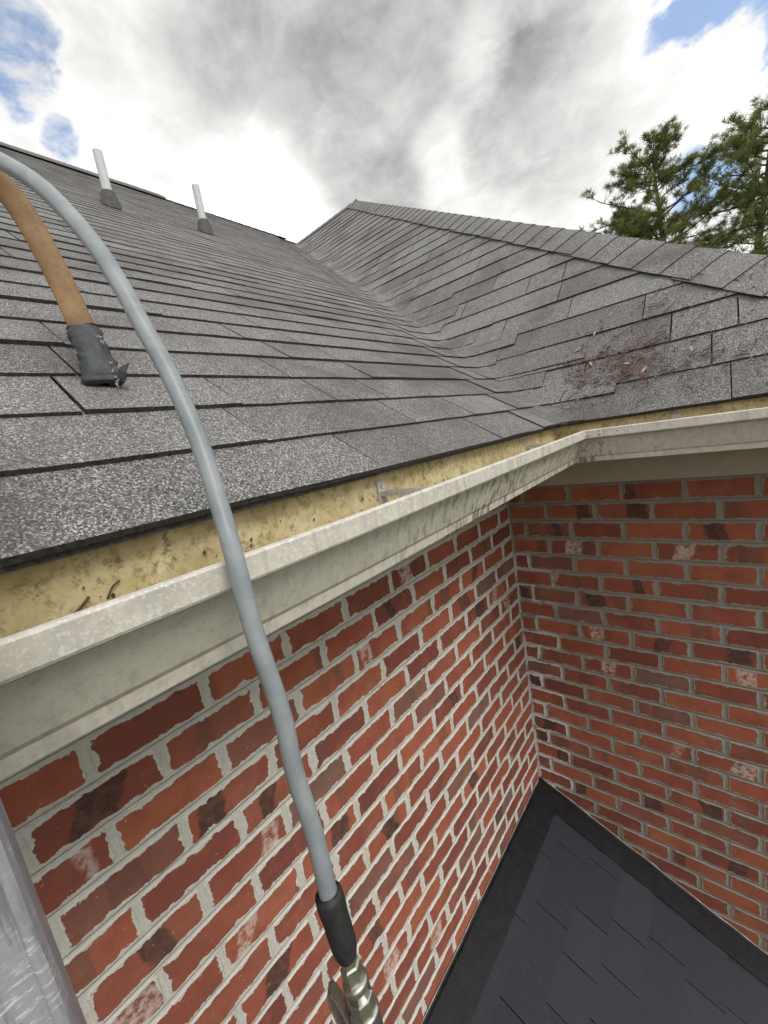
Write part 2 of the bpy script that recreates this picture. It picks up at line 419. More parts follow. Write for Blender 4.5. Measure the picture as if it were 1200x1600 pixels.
BR = {}
def brick_mesh(w, var):
    key = (round(w, 3), var)
    if key in BR: return BR[key]
    rr = random.Random(hash(key) % 9999 + var * 17)
    hw, hh = w / 2, .0360
    pts = []
    nx = max(2, int(w / .045))
    cr = rr.uniform(.003, .010)
    def j(s=.0016): return rr.uniform(-s, s)
    for i in range(nx + 1):
        x = -hw + cr + (w - 2 * cr) * i / nx; pts.append((x, -hh + j()))
    pts.append((hw + j(), -hh + cr)); pts.append((hw + j(), j(.008))); pts.append((hw + j(), hh - cr))
    cr = rr.uniform(.003, .012)
    for i in range(nx + 1):
        x = hw - cr - (w - 2 * cr) * i / nx; pts.append((x, hh + j()))
    pts.append((-hw + j(), hh - cr)); pts.append((-hw + j(), j(.008))); pts.append((-hw + j(), -hh + cr))
    n = len(pts); vs = []; fs = []
    tilt = rr.uniform(-.0008, .0008)
    for (x, z) in pts: vs.append((x, -.020, z))
    for (x, z) in pts: vs.append((x, -.0026, z))
    for (x, z) in pts: vs.append((x * (1 - .0030 / hw), -.0002 + tilt * x / hw + rr.uniform(-.0003, .0003), z * (1 - .0030 / hh)))
    for r in range(2):
        for i in range(n):
            a, b = r * n + i, r * n + (i + 1) % n
            fs.append((a, a + n, b + n, b))
    fs.append(tuple(range(3 * n - 1, 2 * n - 1, -1)))
    me = bpy.data.meshes.new('brick'); me.from_pydata(vs, [], fs); me.materials.append(MB); me.update()
    BR[key] = me
    return me
OV = {}
for k, w, c, i, u in [('w', 'B', 4, 1, .53), ('w', 'B', 4, 3, .45), ('w', 'B', 9, 2, .32), ('w', 'B', 11, 2, .51), ('w', 'B', 10, 4, .3), ('w', 'B', 15, 4, .78),
        ('d', 'B', 2, 1, .78), ('d', 'B', 2, 2, .75), ('d', 'B', 3, 4, .41), ('d', 'B', 6, 2, .69), ('d', 'B', 7, 2, .38), ('d', 'B', 9, 3, .55), ('d', 'B', 9, 4, .72),
        ('d', 'B', 13, 0, .76), ('d', 'B', 17, 0, .75), ('d', 'B', 16, 0, .5), ('d', 'B', 18, 0, .77), ('d', 'B', 19, 3, .21), ('d', 'B', 18, 3, .77), ('d', 'B', 20, 1, .12),
        ('w', 'A', 2, 4, .62), ('w', 'A', 4, 5, .78), ('w', 'A', 6, 1, .69), ('w', 'A', 7, 0, .66), ('w', 'A', 8, 9, .2), ('w', 'A', 9, 7, .76), ('w', 'A', 7, 7, .23),
        ('w', 'A', 16, 6, .44), ('w', 'A', 18, 5, .39), ('d', 'A', 3, 8, .53), ('d', 'A', 7, 8, .45), ('d', 'A', 5, 7, .75), ('d', 'A', 3, 4, .61), ('d', 'A', 4, 2, .42),
        ('d', 'A', 6, 2, .4), ('d', 'A', 9, 3, .29), ('d', 'A', 14, 3, .56), ('d', 'A', 18, 2, .82), ('d', 'A', 6, 7, .67), ('d', 'A', 9, 6, .31), ('d', 'A', 11, 7, .54)]:
    OV[(w, c, i)] = (k, u)
LZ0, LSL = -1.62, .475          # lower roof: height at the wall, fall along x
JT = .0100
def lay(wall, tmax, ncourse, parent):
    o0 = OA if wall == 'A' else OB
    rows = []
    rb = random.Random(5 if wall == 'A' else 8)
    for c in range(1, ncourse + 1):
        odd = c % 2 == 1
        off = o0 if (odd if wall == 'B' else not odd) else o0 + BRL / 2
        zc = -(c - .5) * COURSE
        i = 0; t0 = 0.0; t1 = off
        while t0 < tmax:
            te = min(t1, tmax)
            a = t0 + (JT / 2 if i else .004); b = te - JT / 2 + (JT / 2 if te == tmax else 0)
            if b - a > .02: rows.append((c, i, a, b, zc, rb.random(), rb.random()))
            t0 = t1; t1 = t1 + BRL; i += 1
    objs = []
    for (c, i, a, b, zc, r1, r2) in rows:
        mid = (a + b) / 2
        pos = Vector((0, -mid, zc)) if wall == 'A' else Vector((mid, 0, zc))
        if wall == 'A' and zc < LZ0 - .09: continue
        if wall == 'B' and zc < LZ0 - LSL * mid - .14: continue
        objs.append((c, i, a, b, pos))
    singles = [q for q in objs if (lambda p: p and -90 < p[0] < 1290 and -60 < p[1] < 1690)(project(q[4]))]
    singles.sort(key=lambda q: (q[4] - CAM).length)
    near = set(id(q) for q in singles[:300])
    rest = []
    for q in objs:
        c, i, a, b, pos = q
        me = brick_mesh(round((b - a) * 500) / 500, rb.randrange(9))
        rot = -math.pi / 2 if wall == 'A' else math.pi
        jit = Vector((rb.uniform(-.001, .001), rb.uniform(-.001, .001), rb.uniform(-.0013, .0013)))
        if id(q) in near:
            o = bpy.data.objects.new('brick', me); o.location = pos + jit; o.rotation_euler = (0, rb.uniform(-.008, .008), rot)
            link(o, parent)
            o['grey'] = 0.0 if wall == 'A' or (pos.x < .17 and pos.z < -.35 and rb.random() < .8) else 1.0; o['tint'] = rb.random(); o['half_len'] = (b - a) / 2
            k, u = OV.get((wall, c, i), (None, .5))
            o['dark'] = 0.0; o['white'] = 0.0; o['band'] = 1.0 if rb.random() < .45 else 0.0
            pu = (u - .5) * (b - a); pw = rb.uniform(.022, .042)
            if k is None:
                r = rb.random(); pu = rb.uniform(-.5, .5) * (b - a)
                if r < .03: o['dark'] = rb.uniform(.6, .95)
                elif r < .06: o['white'] = rb.uniform(.2, .6); pw = rb.uniform(.008, .03)
                elif r < .22: o['dark'] = rb.uniform(.12, .42)
            elif k == 'd': o['dark'] = .82
            else: o['white'] = .72
            o['patch_u'] = -pu if wall == 'B' else pu
            o['patch_w'] = pw
        else: rest.append((me, pos, rot))
    if rest:
        vs, fs = [], []
        for me, pos, rot in rest:
            R = Matrix.Translation(pos) @ Matrix.Rotation(rot, 4, 'Z'); o = len(vs)
            vs += [R @ v.co for v in me.vertices]; fs += [tuple(i + o for i in p.vertices) for p in me.polygons]
        r = mesh('brick', vs, fs, MBR, parent); r['kind'] = 'stuff'
MBR = m_simple('fired_brick_plain', (.24, .062, .040), (.34, .09, .05), 6, .88, .2, bstr=.4, bd=.002)
lay('A', 3.5, 22, wallA)
lay('B', XW, 30, wallB)

rc = random.Random(3); vs_, fs_ = [], []
for c in range(1, 34):
    t = (.0 if c % 2 else BRL / 2)
    while t < 3.0:
        me = brick_mesh(round((BRL - JT) * 500) / 500, rc.randrange(9))
        R_ = Matrix.Translation((XW, t + BRL / 2 + .004, -(c - .5) * COURSE)) @ Matrix.Rotation(-math.pi / 2, 4, 'Z'); o_ = len(vs_)
        vs_ += [R_ @ q.co for q in me.vertices]; fs_ += [tuple(i + o_ for i in p.vertices) for p in me.polygons]; t += BRL
o_ = mesh('brick', vs_, fs_, MBR, wallC); o_['kind'] = 'stuff'
# trim under the eaves
frz = house
box('frieze_board', .0005, .0195, YS, -.0005, .004, .150, M_trim, house)
box('frieze_board', .0200, XW + .02, -.0195, .0010, .004, .150, M_trim, house)
def poly(name, pts, thick, M, parent):
    n = len(pts); vs = [Vector(p) for p in pts] + [Vector(p) + Vector(thick) for p in pts]
    fs = [tuple(range(n)), tuple(range(2 * n - 1, n - 1, -1))] + [(i, (i + 1) % n, (i + 1) % n + n, i + n) for i in range(n)]
    return mesh(name, vs, fs, M, parent)
poly('soffit', [(.001, YS, .152), (.355, YS, .152), (.355, -.355, .152), (XW + .355, -.355, .152), (XW + .355, .001, .152), (.001, .001, .152)], (0, 0, .012), M_trim, house)
poly('fascia_board', [(.356, YS, .138), (.371, YS, .138), (.371, -.371, .138), (.356, -.356, .138)], (0, 0, .112), M_trim, house)
poly('fascia_board', [(.371, -.371, .138), (XW + .371, -.371, .138), (XW + .356, -.356, .138), (.356, -.356, .138)], (0, 0, .112), M_trim, house)
poly('fascia_board', [(XW + .371, -.371, .138), (XW + .371, 4, .138), (XW + .356, 4, .138), (XW + .356, -.356, .138)], (0, 0, .112), M_trim, house)

# ------------------------------------------------------------------ gutters (K-style profile)
GP = [(.3725, .268), (.3725, .1425), (.4435, .1425), (.4455, .1560), (.4500, .1615), (.4605, .1880), (.4700, .2110), (.4745, .2150), (.4880, .2175), (.4893, .2200), (.4893, .2405), (.4875, .2425), (.4800, .2425), (.4785, .2405), (.4785, .2355)]
def inner(P, t=.0013):
    out = []
    for i in range(len(P)):
        a = Vector(P[max(i - 1, 0)]); b = Vector(P[min(i + 1, len(P) - 1)])
        d = (b - a).normalized(); out.append((P[i][0] - d.y * t, P[i][1] + d.x * t))
    return out
GI = inner(GP)
def gutter(name, path, seg, zf):
    # path(d, s) -> (x, y) for offset d and parameter 0..1
    vs, fs, mi = [], [], []
    n = len(GP); loop = GP + GI[::-1]; L = len(loop)
    for k in range(seg + 1):
        s = k / seg
        wob = mnoise.noise(Vector((s * 7, 3.1, len(name)))) * .0012
        for (d, z) in loop:
            x, y = path(d + (wob if .44 < d else 0), s); vs.append((x, y, z + zf(x, y) + wob * .6))
    for k in range(seg):
        for i in range(L):
            a, b = k * L + i, k * L + (i + 1) % L
            fs.append((a, b, b + L, a + L)); mi.append(0 if (i < n) else 1)
    fs.append(tuple(range(L))); mi.append(0); fs.append(tuple(range(seg * L + L - 1, seg * L - 1, -1))); mi.append(0)
    return mesh(name, vs, fs, [MGO, MGI], house, midx=mi)
def zA(x, y): return -.010 * min(1, max(0, (-y - .49) / 1.0)) + .004
def zB(x, y): return .004 - .004 * max(0, (x - .5) / .4)
gA = gutter('gutter', lambda d, s: (d, YS + (-d - YS) * s), 40, zA)
gB = gutter('gutter', lambda d, s: (d + (XW + d - d) * s, -d), 16, zB)
gC = gutter('gutter', lambda d, s: (XW + d, -d + (4.0 + d) * s), 12, lambda x, y: -.002)
gA['label'] = 'long beige gutter over the pale-mortar wall'; gB['label'] = 'short beige gutter over the corner wall'
# mitre strip and rivets where the two gutters meet
def strip():
    ds = [(d + .0012, z) for d, z in GP[2:12]]
    vs = []; fs = []
    for d, z in ds: vs.append((d - .0005, -d - .0008, z + .0035))
    for d, z in ds: vs.append((d + .034, -d - .0008, z + .0035))
    k = len(ds)
    for i in range(k - 1): fs.append((i, i + 1, i + 1 + k, i + k))
    return vs, fs
mesh('mitre_strip', *strip(), MGO, gB)
def dome(c, ax, r, h):
    ax = Vector(ax).normalized(); c = Vector(c)
    return tube([c - ax * .002, c + ax * h * .5, c + ax * h], [r, r * .9, r * .35], 8)
for x in (.497, .527): mesh('rivet', *dome((x, -.4914, .233), (0, -1, 0), .0036, .002), M_galv if x > .5 else MGO, gB, True, True)
mesh('rivet', *dome((.4908, -.502, .233), (1, 0, 0), .0036, .002), MGO, gA, True, True)
# hidden hangers across the trough
def hanger(y, par, swap=False):
    P = []
    P.append(boxv(.3740, .3765, y - .011, y + .011, .212, .252))
    P.append(boxv(.3765, .4770, y - .006, y + .006, .2290, .2310))
    P.append(boxv(.3765, .4770, y - .0072, y - .006, .2270, .2350))
    P.append(boxv(.3765, .4770, y + .006, y + .0072, .2270, .2350))
    P.append(tube([(.3765, y, .243), (.3800, y, .243)], .0042, 6))
    v, f = join(P)
    if swap: v = [(-q[1], -q[0], q[2]) for q in v]
    return mesh('hanger', v, f, M_galv, par, True)
for y in (-1.315, -.66, -2.05, -2.75): hanger(y, gA)
for x in (.70, 1.15): hanger(-x, gB, True)

# ------------------------------------------------------------------ main roofs
Z0, EV = .268, .40
MA, MBp, MC = .70, 1.0, .741
EC = 1.423
HA, HB = 3.71, 3.16              # ridge heights above the eave
KV = .05                         # rounding of the woven valley
DA, DB = .0694, .0983            # course height steps
def surf(d, h):
    if d <= -KV: a, b = h, h + d
    elif d >= KV: b, a = h, h - d
    elif d < 0: a = h - KV / 4 * (1 + d / KV) ** 2; b = a + d
    else: b = h - KV / 4 * (1 - d / KV) ** 2; a = b - d
    return Vector((EV - a / MA, -EV + b / MBp, Z0 + h))
NA = Vector((MA, 0, 1)).normalized(); NB = Vector((0, -MBp, 1)).normalized()
def nrm(d):
    w = min(1, max(0, (d + KV) / (2 * KV))); return (NA * (1 - w) + NB * w).normalized()
def up(d, dh): return d + dh * max(-1, min(1, d / KV))
def tab(cols, h, dh, lift, rr, top=.0012, low=.0015, wav=.0012, clip=None):
    """one shingle tab: cols = list of d at its lower edge; returns verts, faces"""
    n = len(cols); vs = []; fs = []
    dhs = dh * (1 + rr.uniform(-.02, .02)); jl = [rr.uniform(-wav, wav) for _ in cols]
    for k, d in enumerate(cols):                        # 0: lower edge top
        q = surf(d, h + jl[k]); vs.append(q + nrm(d) * (lift + rr.uniform(-.0006, .0006)))
    for k, d in enumerate(cols):                        # n: upper edge
        d2 = up(d, dhs); hh = h + dhs
        if clip is not None and hh > clip: d2 = up(d, clip - h); hh = clip
        vs.append(surf(d2, hh) + nrm(d2) * top)
    for k, d in enumerate(cols): vs.append(surf(d, h + jl[k]) + nrm(d) * (lift - low - .0062))
    for k, d in enumerate(cols): vs.append(vs[n + k] - nrm(d) * .0010)
    for k in range(n - 1):
        fs.append((k, k + 1, n + k + 1, n + k))
        fs.append((2 * n + k, 2 * n + k + 1, k + 1, k))
    fs.append((0, n, 3 * n, 2 * n)); fs.append((n - 1, 2 * n + n - 1, 3 * n + n - 1, n + n - 1))
    return vs, fs, 1
roofA = mesh('roof_slope', [(.362, YS, Z0 + .012), (.362, -.362, Z0 + .012), (-4.11, 2.76, Z0 + 3.16 - .012), (-4.9, 3.6, Z0 + HA - .012), (-4.9, YS, Z0 + HA - .012),
                             (-9.8, YS, Z0 - .3), (-9.8, 3.6, Z0 - .3)], [(0, 1, 2, 3, 4), (4, 3, 6, 5)], M_deck, house)
roofA['label'] = 'broad weathered shingle slope with two vent pipes'
APX = (EC - HB / MC, HB - EV)
roofB = mesh('roof_slope', [(.362, -.362, Z0 + .022), (EC - .038, -.362, Z0 + .022), (APX[0], APX[1], Z0 + HB - .012), (-4.11, 2.76, Z0 + HB - .012),
                             (EC - .02, 6.5, Z0 - .012), (APX[0], 5.0, Z0 + HB - .014), (-4.4, 5.9, Z0 + .02), (APX[0], 5.9, Z0)],
             [(0, 1, 2, 3), (1, 4, 5, 2)], M_deck, house)
roofB['label'] = 'steeper hipped shingle slope littered with pine needles'

poly('starter_strip', [(.350, YS, Z0 + .020), (EV - .004, YS, Z0 - .0040), (EV - .004, -EV + .004, Z0 - .0038), (.350, -.350, Z0 + .020)], (0, 0, .006), M_edge, roofA)
poly('starter_strip', [(.350, -.350, Z0 + .030), (EV - .004, -EV + .004, Z0 - .0038), (EC, -EV + .004, Z0 - .0038), (EC - .05, -.350, Z0 + .030)], (0, 0, .006), M_edge, roofB)
tabsA, tabsB = [], []
rs = random.Random(21)
nA = int(HA / DA)
for i in range(nA + 1):
    h = i * DA
    if h > HA - .02: break
    yv = -EV + h / MBp                       # valley y at this height
    ytop = min(yv, 3.3)
    y = max(YS, -3.4 + .02 * h) + rs.uniform(-.3, 0) * .5
    lim = ytop - .20
    first = True
    while y < lim:
        w = rs.choice((.17, .22, .27, .33, .38, .45))
        y1 = min(y + w, lim)
        if lim - y1 < .12: y1 = lim
        fl_ = max(.50, min(1, 1.0 - (h - .35) * .6))
        lift = (.0082 + rs.choice((0, 0, .0022, .0012))) * fl_
        nc = 4
        cols = [MBp * (yy + EV) - h for yy in [y + .0017 + (y1 - y - .0034) * k / nc for k in range(nc + 1)]]
        v, f, _ = tab(cols, h, DA * 1.32, lift, rs, clip=HA, wav=.0008 * fl_, low=.0015 - .0062 * (1 - fl_))
        tabsA.append((v, f, rs.random()))
        y = y1
    # woven pieces that turn up the other slope
    if h < HB - .05:
        ext = (.03, .15, .06, .21)[i % 4] * rs.uniform(.8, 1.2)
        d0 = MBp * (lim + EV) - h
        dm = rs.uniform(-.06, .03)
        for (da, db, nc) in ((d0 + .0015, d0 + (KV * .0) + .12 + dm * .3, 4), (d0 + .123 + dm * .3, KV * .4 + ext, 20)):
            cols = [da + (db - da) * k / nc for k in range(nc + 1)]
            v, f, _ = tab(cols, h, DA * 1.30, (.0125 + rs.uniform(-.001, .0015)) * max(.6, min(1, 1.1 - h * .4)), rs, top=.0045, low=.002, wav=.0006, clip=HB)
            tabsA.append((v, f, rs.random()))
nB = int(HB / DB)
for j in range(nB + 1):
    h = j * DB
    if h > HB - .02: break
    xv = EV - h / MA; xh = EC - h / MC
    x = xv + .02; x1m = xh - .02
    first = True
    while x < x1m:
        w = rs.choice((.16, .2, .24, .28, .34, .4)); x1 = min(x + w, x1m)
        if x1m - x1 < .08: x1 = x1m
        nc = 8 if first else 4
        xs = [x + .0016 + (x1 - x - .0032) * k / nc for k in range(nc + 1)]
        cols = [h - MA * (EV - xx) for xx in xs]
        if first: cols[0] = -.035; cols = [cols[0] + (cols[-1] - cols[0]) * k / nc for k in range(nc + 1)]
        lift = .0080 + rs.choice((0, 0, .0020, .0010))
        v, f, _ = tab(cols, h, DB * 1.32, lift, rs, clip=HB, wav=.0008)
        # trim to the hip line
        for k in range(len(v)):
            q = v[k]; mx = EC - (q.z - Z0) / MC + .01
            if q.x > mx: v[k] = Vector((mx, q.y, q.z))
        tabsB.append((v, f, rs.random())); first = False
        x = x1
def emit(tabs, parent, name='shingle', M=None, cap=300):
    M = M or MS
    sc = []
    for k, (v, f, t) in enumerate(tabs):
        nq = len(v) // 4
        ps = [project(v[i]) for i in (0, nq - 1, nq, 2 * nq - 1)]
        if any(p is None for p in ps): continue
        xs = [p[0] for p in ps]; ys = [p[1] for p in ps]
        if max(xs) < 0 or min(xs) > 1200 or max(ys) < 0 or min(ys) > 1600: continue
        sc.append((-(max(xs) - min(xs)) * (max(ys) - min(ys)), k))
    sc.sort(); single = set(k for _, k in sc[:cap])
    vs, fs, ts, mi = [], [], [], []
    for k, (v, f, t) in enumerate(tabs):
        mm = [0 if (i % 2 == 0 and i < len(f) - 2) else 1 for i in range(len(f))]
        if k in single: mesh(name, v, f, [M, M_edge], parent, True, midx=mm, tint=t)
        else:
            o = len(vs); vs += v; fs += [tuple(i + o for i in q) for q in f]; ts += [t] * len(v); mi += mm
    if vs:
        r = mesh(name, vs, fs, [M, M_edge], parent, midx=mi, tint=ts); r['kind'] = 'stuff'
emit(tabsA, roofA); emit(tabsB, roofB)

tc_ = []; NCc = Vector((MC, 0, 1)).normalized()
for j in range(int(HB / .085)):
    h = j * .085; y = h / MBp - EV + .02
    while y < 4.6:
        y1 = min(y + rs.choice((.2, .28, .36, .44)), 4.7); lf = .0085 + rs.choice((0, .002)); hh = min(h + .11, HB)
        q0 = lambda yy, hz, l: Vector((EC - hz / MC, yy, Z0 + hz)) + NCc * l
        ya = max(y + .0018, h / MBp - EV); yb = max(y + .0018, hh / MBp - EV)
        v = [q0(ya, h, lf), q0(y1 - .0018, h, lf), q0(yb, hh, .0012), q0(max(y1 - .0018, yb), hh, .0012), q0(ya, h, .001), q0(y1 - .0018, h, .001), q0(yb, hh, .0002), q0(max(y1 - .0018, yb), hh, .0002)]
        tc_.append((v, [(0, 1, 3, 2), (4, 5, 1, 0), (0, 2, 6, 4), (1, 5, 7, 3)], rs.random())); y = y1
emit(tc_, roofB, cap=0)
# caps on the hip and the ridges
def caps(p0, p1, nl, nr, w, expo, name, parent, lift=.013):
    p0, p1 = Vector(p0), Vector(p1); ax = (p1 - p0); Ln = ax.length; ax.normalize()
    sl = nl.cross(ax); sr = nr.cross(ax)
    if sl.z > 0: sl = -sl
    if sr.z > 0: sr = -sr
    mid = (nl + nr).normalized()
    n = int(Ln / expo); out = []
    for k in range(n + 1):
        a = p0 + ax * (k * expo + rs.uniform(-.004, .004)); b = p0 + ax * min(k * expo + expo * 1.55, Ln + .02)
        ww = w * rs.uniform(.96, 1.04)
        vs = []
        for e, (q, lf) in enumerate(((a, lift), (b, .006))):
            sk = ax * (rs.uniform(-.004, .004))
            for s, off in ((sl, ww), (sl, ww * .5), (sl, .028), (None, 0), (sr, .028), (sr, ww * .5), (sr, ww)):
                nn = nl if s is sl else nr
                if s is None: vs.append(q + mid * (lf - .003))
                else: vs.append(q + s * off + nn * (lf if off > .03 else lf * .9) + (sk if off == ww else Vector()))
        m7 = 7
        for i in range(m7): vs.append(vs[i] - (nl if i < 3 else nr if i > 3 else mid) * .0055)
        for e in (0, 6): vs.append(vs[e] - (nl if e == 0 else nr) * .005); vs.append(vs[7 + e] - (nl if e == 0 else nr) * .004)
        fs = [(i, i + 1, i + 8, i + 7) for i in range(6)] + [(i + 14, i + 15, i + 1, i) for i in range(6)] + [(21, 0, 7, 22), (6, 23, 24, 13)]
        t = rs.random()
        o = mesh(name, vs, fs, [MS, M_edge], parent, True, midx=[0] * 6 + [1] * 8, tint=t * .5 + .05)
        # faces carry both windings safely: recalc
        bm = bmesh.new(); bm.from_mesh(o.data); bmesh.ops.recalc_face_normals(bm, faces=bm.faces[:]); bm.to_mesh(o.data); bm.free()
NC = Vector((MC, 0, 1)).normalized(); NBb = Vector((0, 1, 1)).normalized(); NAb = Vector((-MA, 0, 1)).normalized()
caps((EC, -EV, Z0 + .006), (APX[0], APX[1], Z0 + HB + .006), NB, NC, .135, .125, 'hip_cap', roofB)
caps((APX[0] + .03, APX[1], Z0 + HB + .007), (-4.10, APX[1], Z0 + HB + .007), NB, NBb, .12, .125, 'ridge_cap', roofB)
caps((-4.9, 3.3, Z0 + HA + .005), (-4.9, 1.20, Z0 + HA + .005), NA, NAb, .10, .15, 'ridge_cap', roofA)
# raised ridge vent over the far part of the long ridge
def vent():
    P = []
    prof = [(-.16, -.085), (-.155, -.060), (0, .052), (.155, -.060), (.16, -.085)]
    vs = []; fs = []
    ys = [YS + (1.22 - YS) * k / 16 for k in range(17)]
    for y in ys:
        for x, z in prof: vs.append((-4.9 + x, y, Z0 + HA + z + .002 * math.sin(y * 9)))
    k = len(prof)
    for i in range(len(ys) - 1):
        for j in range(k - 1): fs.append((i * k + j, (i + 1) * k + j, (i + 1) * k + j + 1, i * k + j + 1))
    fs.append(tuple(range(k))); fs.append(tuple(range(len(vs) - 1, len(vs) - k - 1, -1)))
    return vs, fs
v, f = vent(); rv = mesh('ridge_vent', v, f, MS, roofA, tint=.6)

# vent pipes with boots
def vent_pipe(pos, hgt, r=.0275):
    x, y = pos; z = Z0 + MA * (EV - x)
    base = Vector((x, y, z))
    zt = z + hgt
    out = tube([(x, y, z - .05), (x, y, z + hgt * .5), (x, y, zt)], r, 14, cap=False)
    inn = tube([(x, y, zt), (x, y, zt - .05)], r - .004, 14, cap=False)
    v, f = join([out, inn])
    o = len(out[0]); f += [(28 + i, 28 + (i + 1) % 14, o + (i + 1) % 14, o + i) for i in range(14)]
    p = mesh('vent_pipe', v, f, M_pvc, house, smooth=False)
    ups = Vector((-1, 0, MA)).normalized(); sd_ = Vector((0, 1, 0))
    vs = []; k = 18
    rows = ((.059, 0.0), (.054, .35), (.047, .75), (.042, .96), (.040, 1.0), (.0280, 1.0))
    for rr, u in rows:
        for j in range(k):
            a = 2 * math.pi * j / k
            bot = base + ups * (math.cos(a) * rr) + sd_ * (math.sin(a) * rr) + NA * .008
            topq = base + Vector((-math.cos(a) * rr, math.sin(a) * rr, .088))
            vs.append(bot.lerp(topq, u))
    fs = [(r_ * k + j, r_ * k + (j + 1) % k, (r_ + 1) * k + (j + 1) % k, (r_ + 1) * k + j) for r_ in range(len(rows) - 1) for j in range(k)]
    mesh('pipe_boot', vs, fs, M_boot, p, smooth=False)
    return p
vent_pipe((-2.195, -.553), .325)['label'] = 'pale vent pipe standing farther from the valley'
vent_pipe((-2.26, .126), .335)['label'] = 'pale vent pipe standing closer to the valley'

# ------------------------------------------------------------------ lower roof
lx1 = 2.6
lz = lambda x: LZ0 - LSL * x
low = mesh('lower_roof', [(-.05, YS, lz(-.05) - .01), (lx1, YS, lz(lx1) - .01), (lx1, 0.05, lz(lx1) - .01), (-.05, .05, lz(-.05) - .01),
                          (-.05, YS, lz(-.05) - .2), (lx1, YS, lz(lx1) - .2), (lx1, 0.05, lz(lx1) - .2), (-.05, .05, lz(-.05) - .2)],
           [(0, 1, 2, 3), (0, 4, 5, 1), (1, 5, 6, 2), (4, 7, 6, 5)], M_deck, house)
low['label'] = 'dark coated lower roof falling away from the inside corner'
NL = Vector((LSL, 0, 1)).normalized(); UL = Vector((-1, 0, LSL)).normalized()
tl = []
rl = random.Random(4)
sl = math.sqrt(1 + LSL * LSL)
i = 0
while True:
    x = lx1 - i * .135 / sl
    if x < .06: break
    y = YS + rl.uniform(0, .2)
    while y < -.02:
        w = rl.choice((.18, .24, .3, .36, .42)); y1 = min(y + w, -.01)
        b = Vector((x, 0, lz(x))); t = b + UL * (.135 * 1.3)
        if t.x < .0: t = Vector((.0, 0, lz(0)))
        lf = .0070 + rl.choice((0, .0016, .0036)); vs = []
        nc = 3; ysx = [y + .0018 + (y1 - y - .0036) * k / nc for k in range(nc + 1)]
        for yy in ysx: vs.append(Vector((b.x, yy, b.z)) + NL * lf + UL * rl.uniform(-.001, .001))
        for yy in ysx: vs.append(Vector((t.x, yy, t.z)) + NL * .0012)
        for k in range(4): vs.append(vs[k] - NL * .0055)
        for k in range(4): vs.append(vs[4 + k] - NL * .001)
        n = 4; fs = []
        for k in range(3): fs.append((k, k + 1, n + k + 1, n + k)); fs.append((2 * n + k, 2 * n + k + 1, k + 1, k))
        fs += [(0, n, 3 * n, 2 * n), (3, 2 * n + 3, 3 * n + 3, n + 3)]
        fs = [q[::-1] if False else q for q in fs]
        tl.append((vs, fs, rl.random())); y = y1
    i += 1
emit(tl, low, M=MSD)
def sheet_strip(name, rows, M, parent):
    n = len(rows[0]); vs = [q for r in rows for q in r]
    fs = [(i * n + j, i * n + j + 1, (i + 1) * n + j + 1, (i + 1) * n + j) for i in range(len(rows) - 1) for j in range(n - 1)]
    return mesh(name, vs, fs, M, parent)
# coated flashing turned up both walls
rows = [[], [], [], []]
for k in range(61):
    y = -.004 + (YS + .004) * k / 60; wv_ = mnoise.noise(Vector((y * 6, 1, 2))) * .008
    rows[0].append((.0025, y, lz(.0) + .010 + .6 * wv_)); rows[1].append((.009, y, lz(0) + .004 + .6 * wv_)); rows[2].append((.018, y, lz(.018) + .0125)); rows[3].append((.118 + wv_ * .4, y, lz(.118) + .0115))
sheet_strip('wall_flashing', rows, M_flash, low)
rows = [[], [], [], []]
for k in range(61):
    x = .004 + (XW - .0) * k / 60; wv_ = mnoise.noise(Vector((x * 9, 5, 2))) * .010
    rows[0].append((x, -.0025, lz(x) + .012 + wv_)); rows[1].append((x, -.010, lz(x) + .006 + wv_)); rows[2].append((x, -.020, lz(x) + .0155)); rows[3].append((x, -.130 + wv_ * .3, lz(x) + .0135))
sheet_strip('wall_flashing', rows, M_flash, low)
# caulk bead along the top of the flashing
pts = [(x, -.004, lz(x) + .0145 + mnoise.noise(Vector((x * 9, 5, 2))) * .010) for x in [.02 + (XW - .04) * k / 70 for k in range(71)]]
mesh('caulk_bead', *tube(pts, [.0018 + .0028 * max(0, mnoise.noise(Vector((k * .35, 0, 3)))) for k in range(71)], 6), M_caulk, low)
pts = [(.004, y, lz(0) + .012 + .6 * mnoise.noise(Vector((y * 6, 1, 2))) * .008) for y in [-.02 - 1.9 * k / 90 for k in range(91)]]
mesh('caulk_bead', *tube(pts, [.0012 + .0026 * max(0, mnoise.noise(Vector((k * .35, 8, 3)))) for k in range(91)], 6), M_caulk, low)

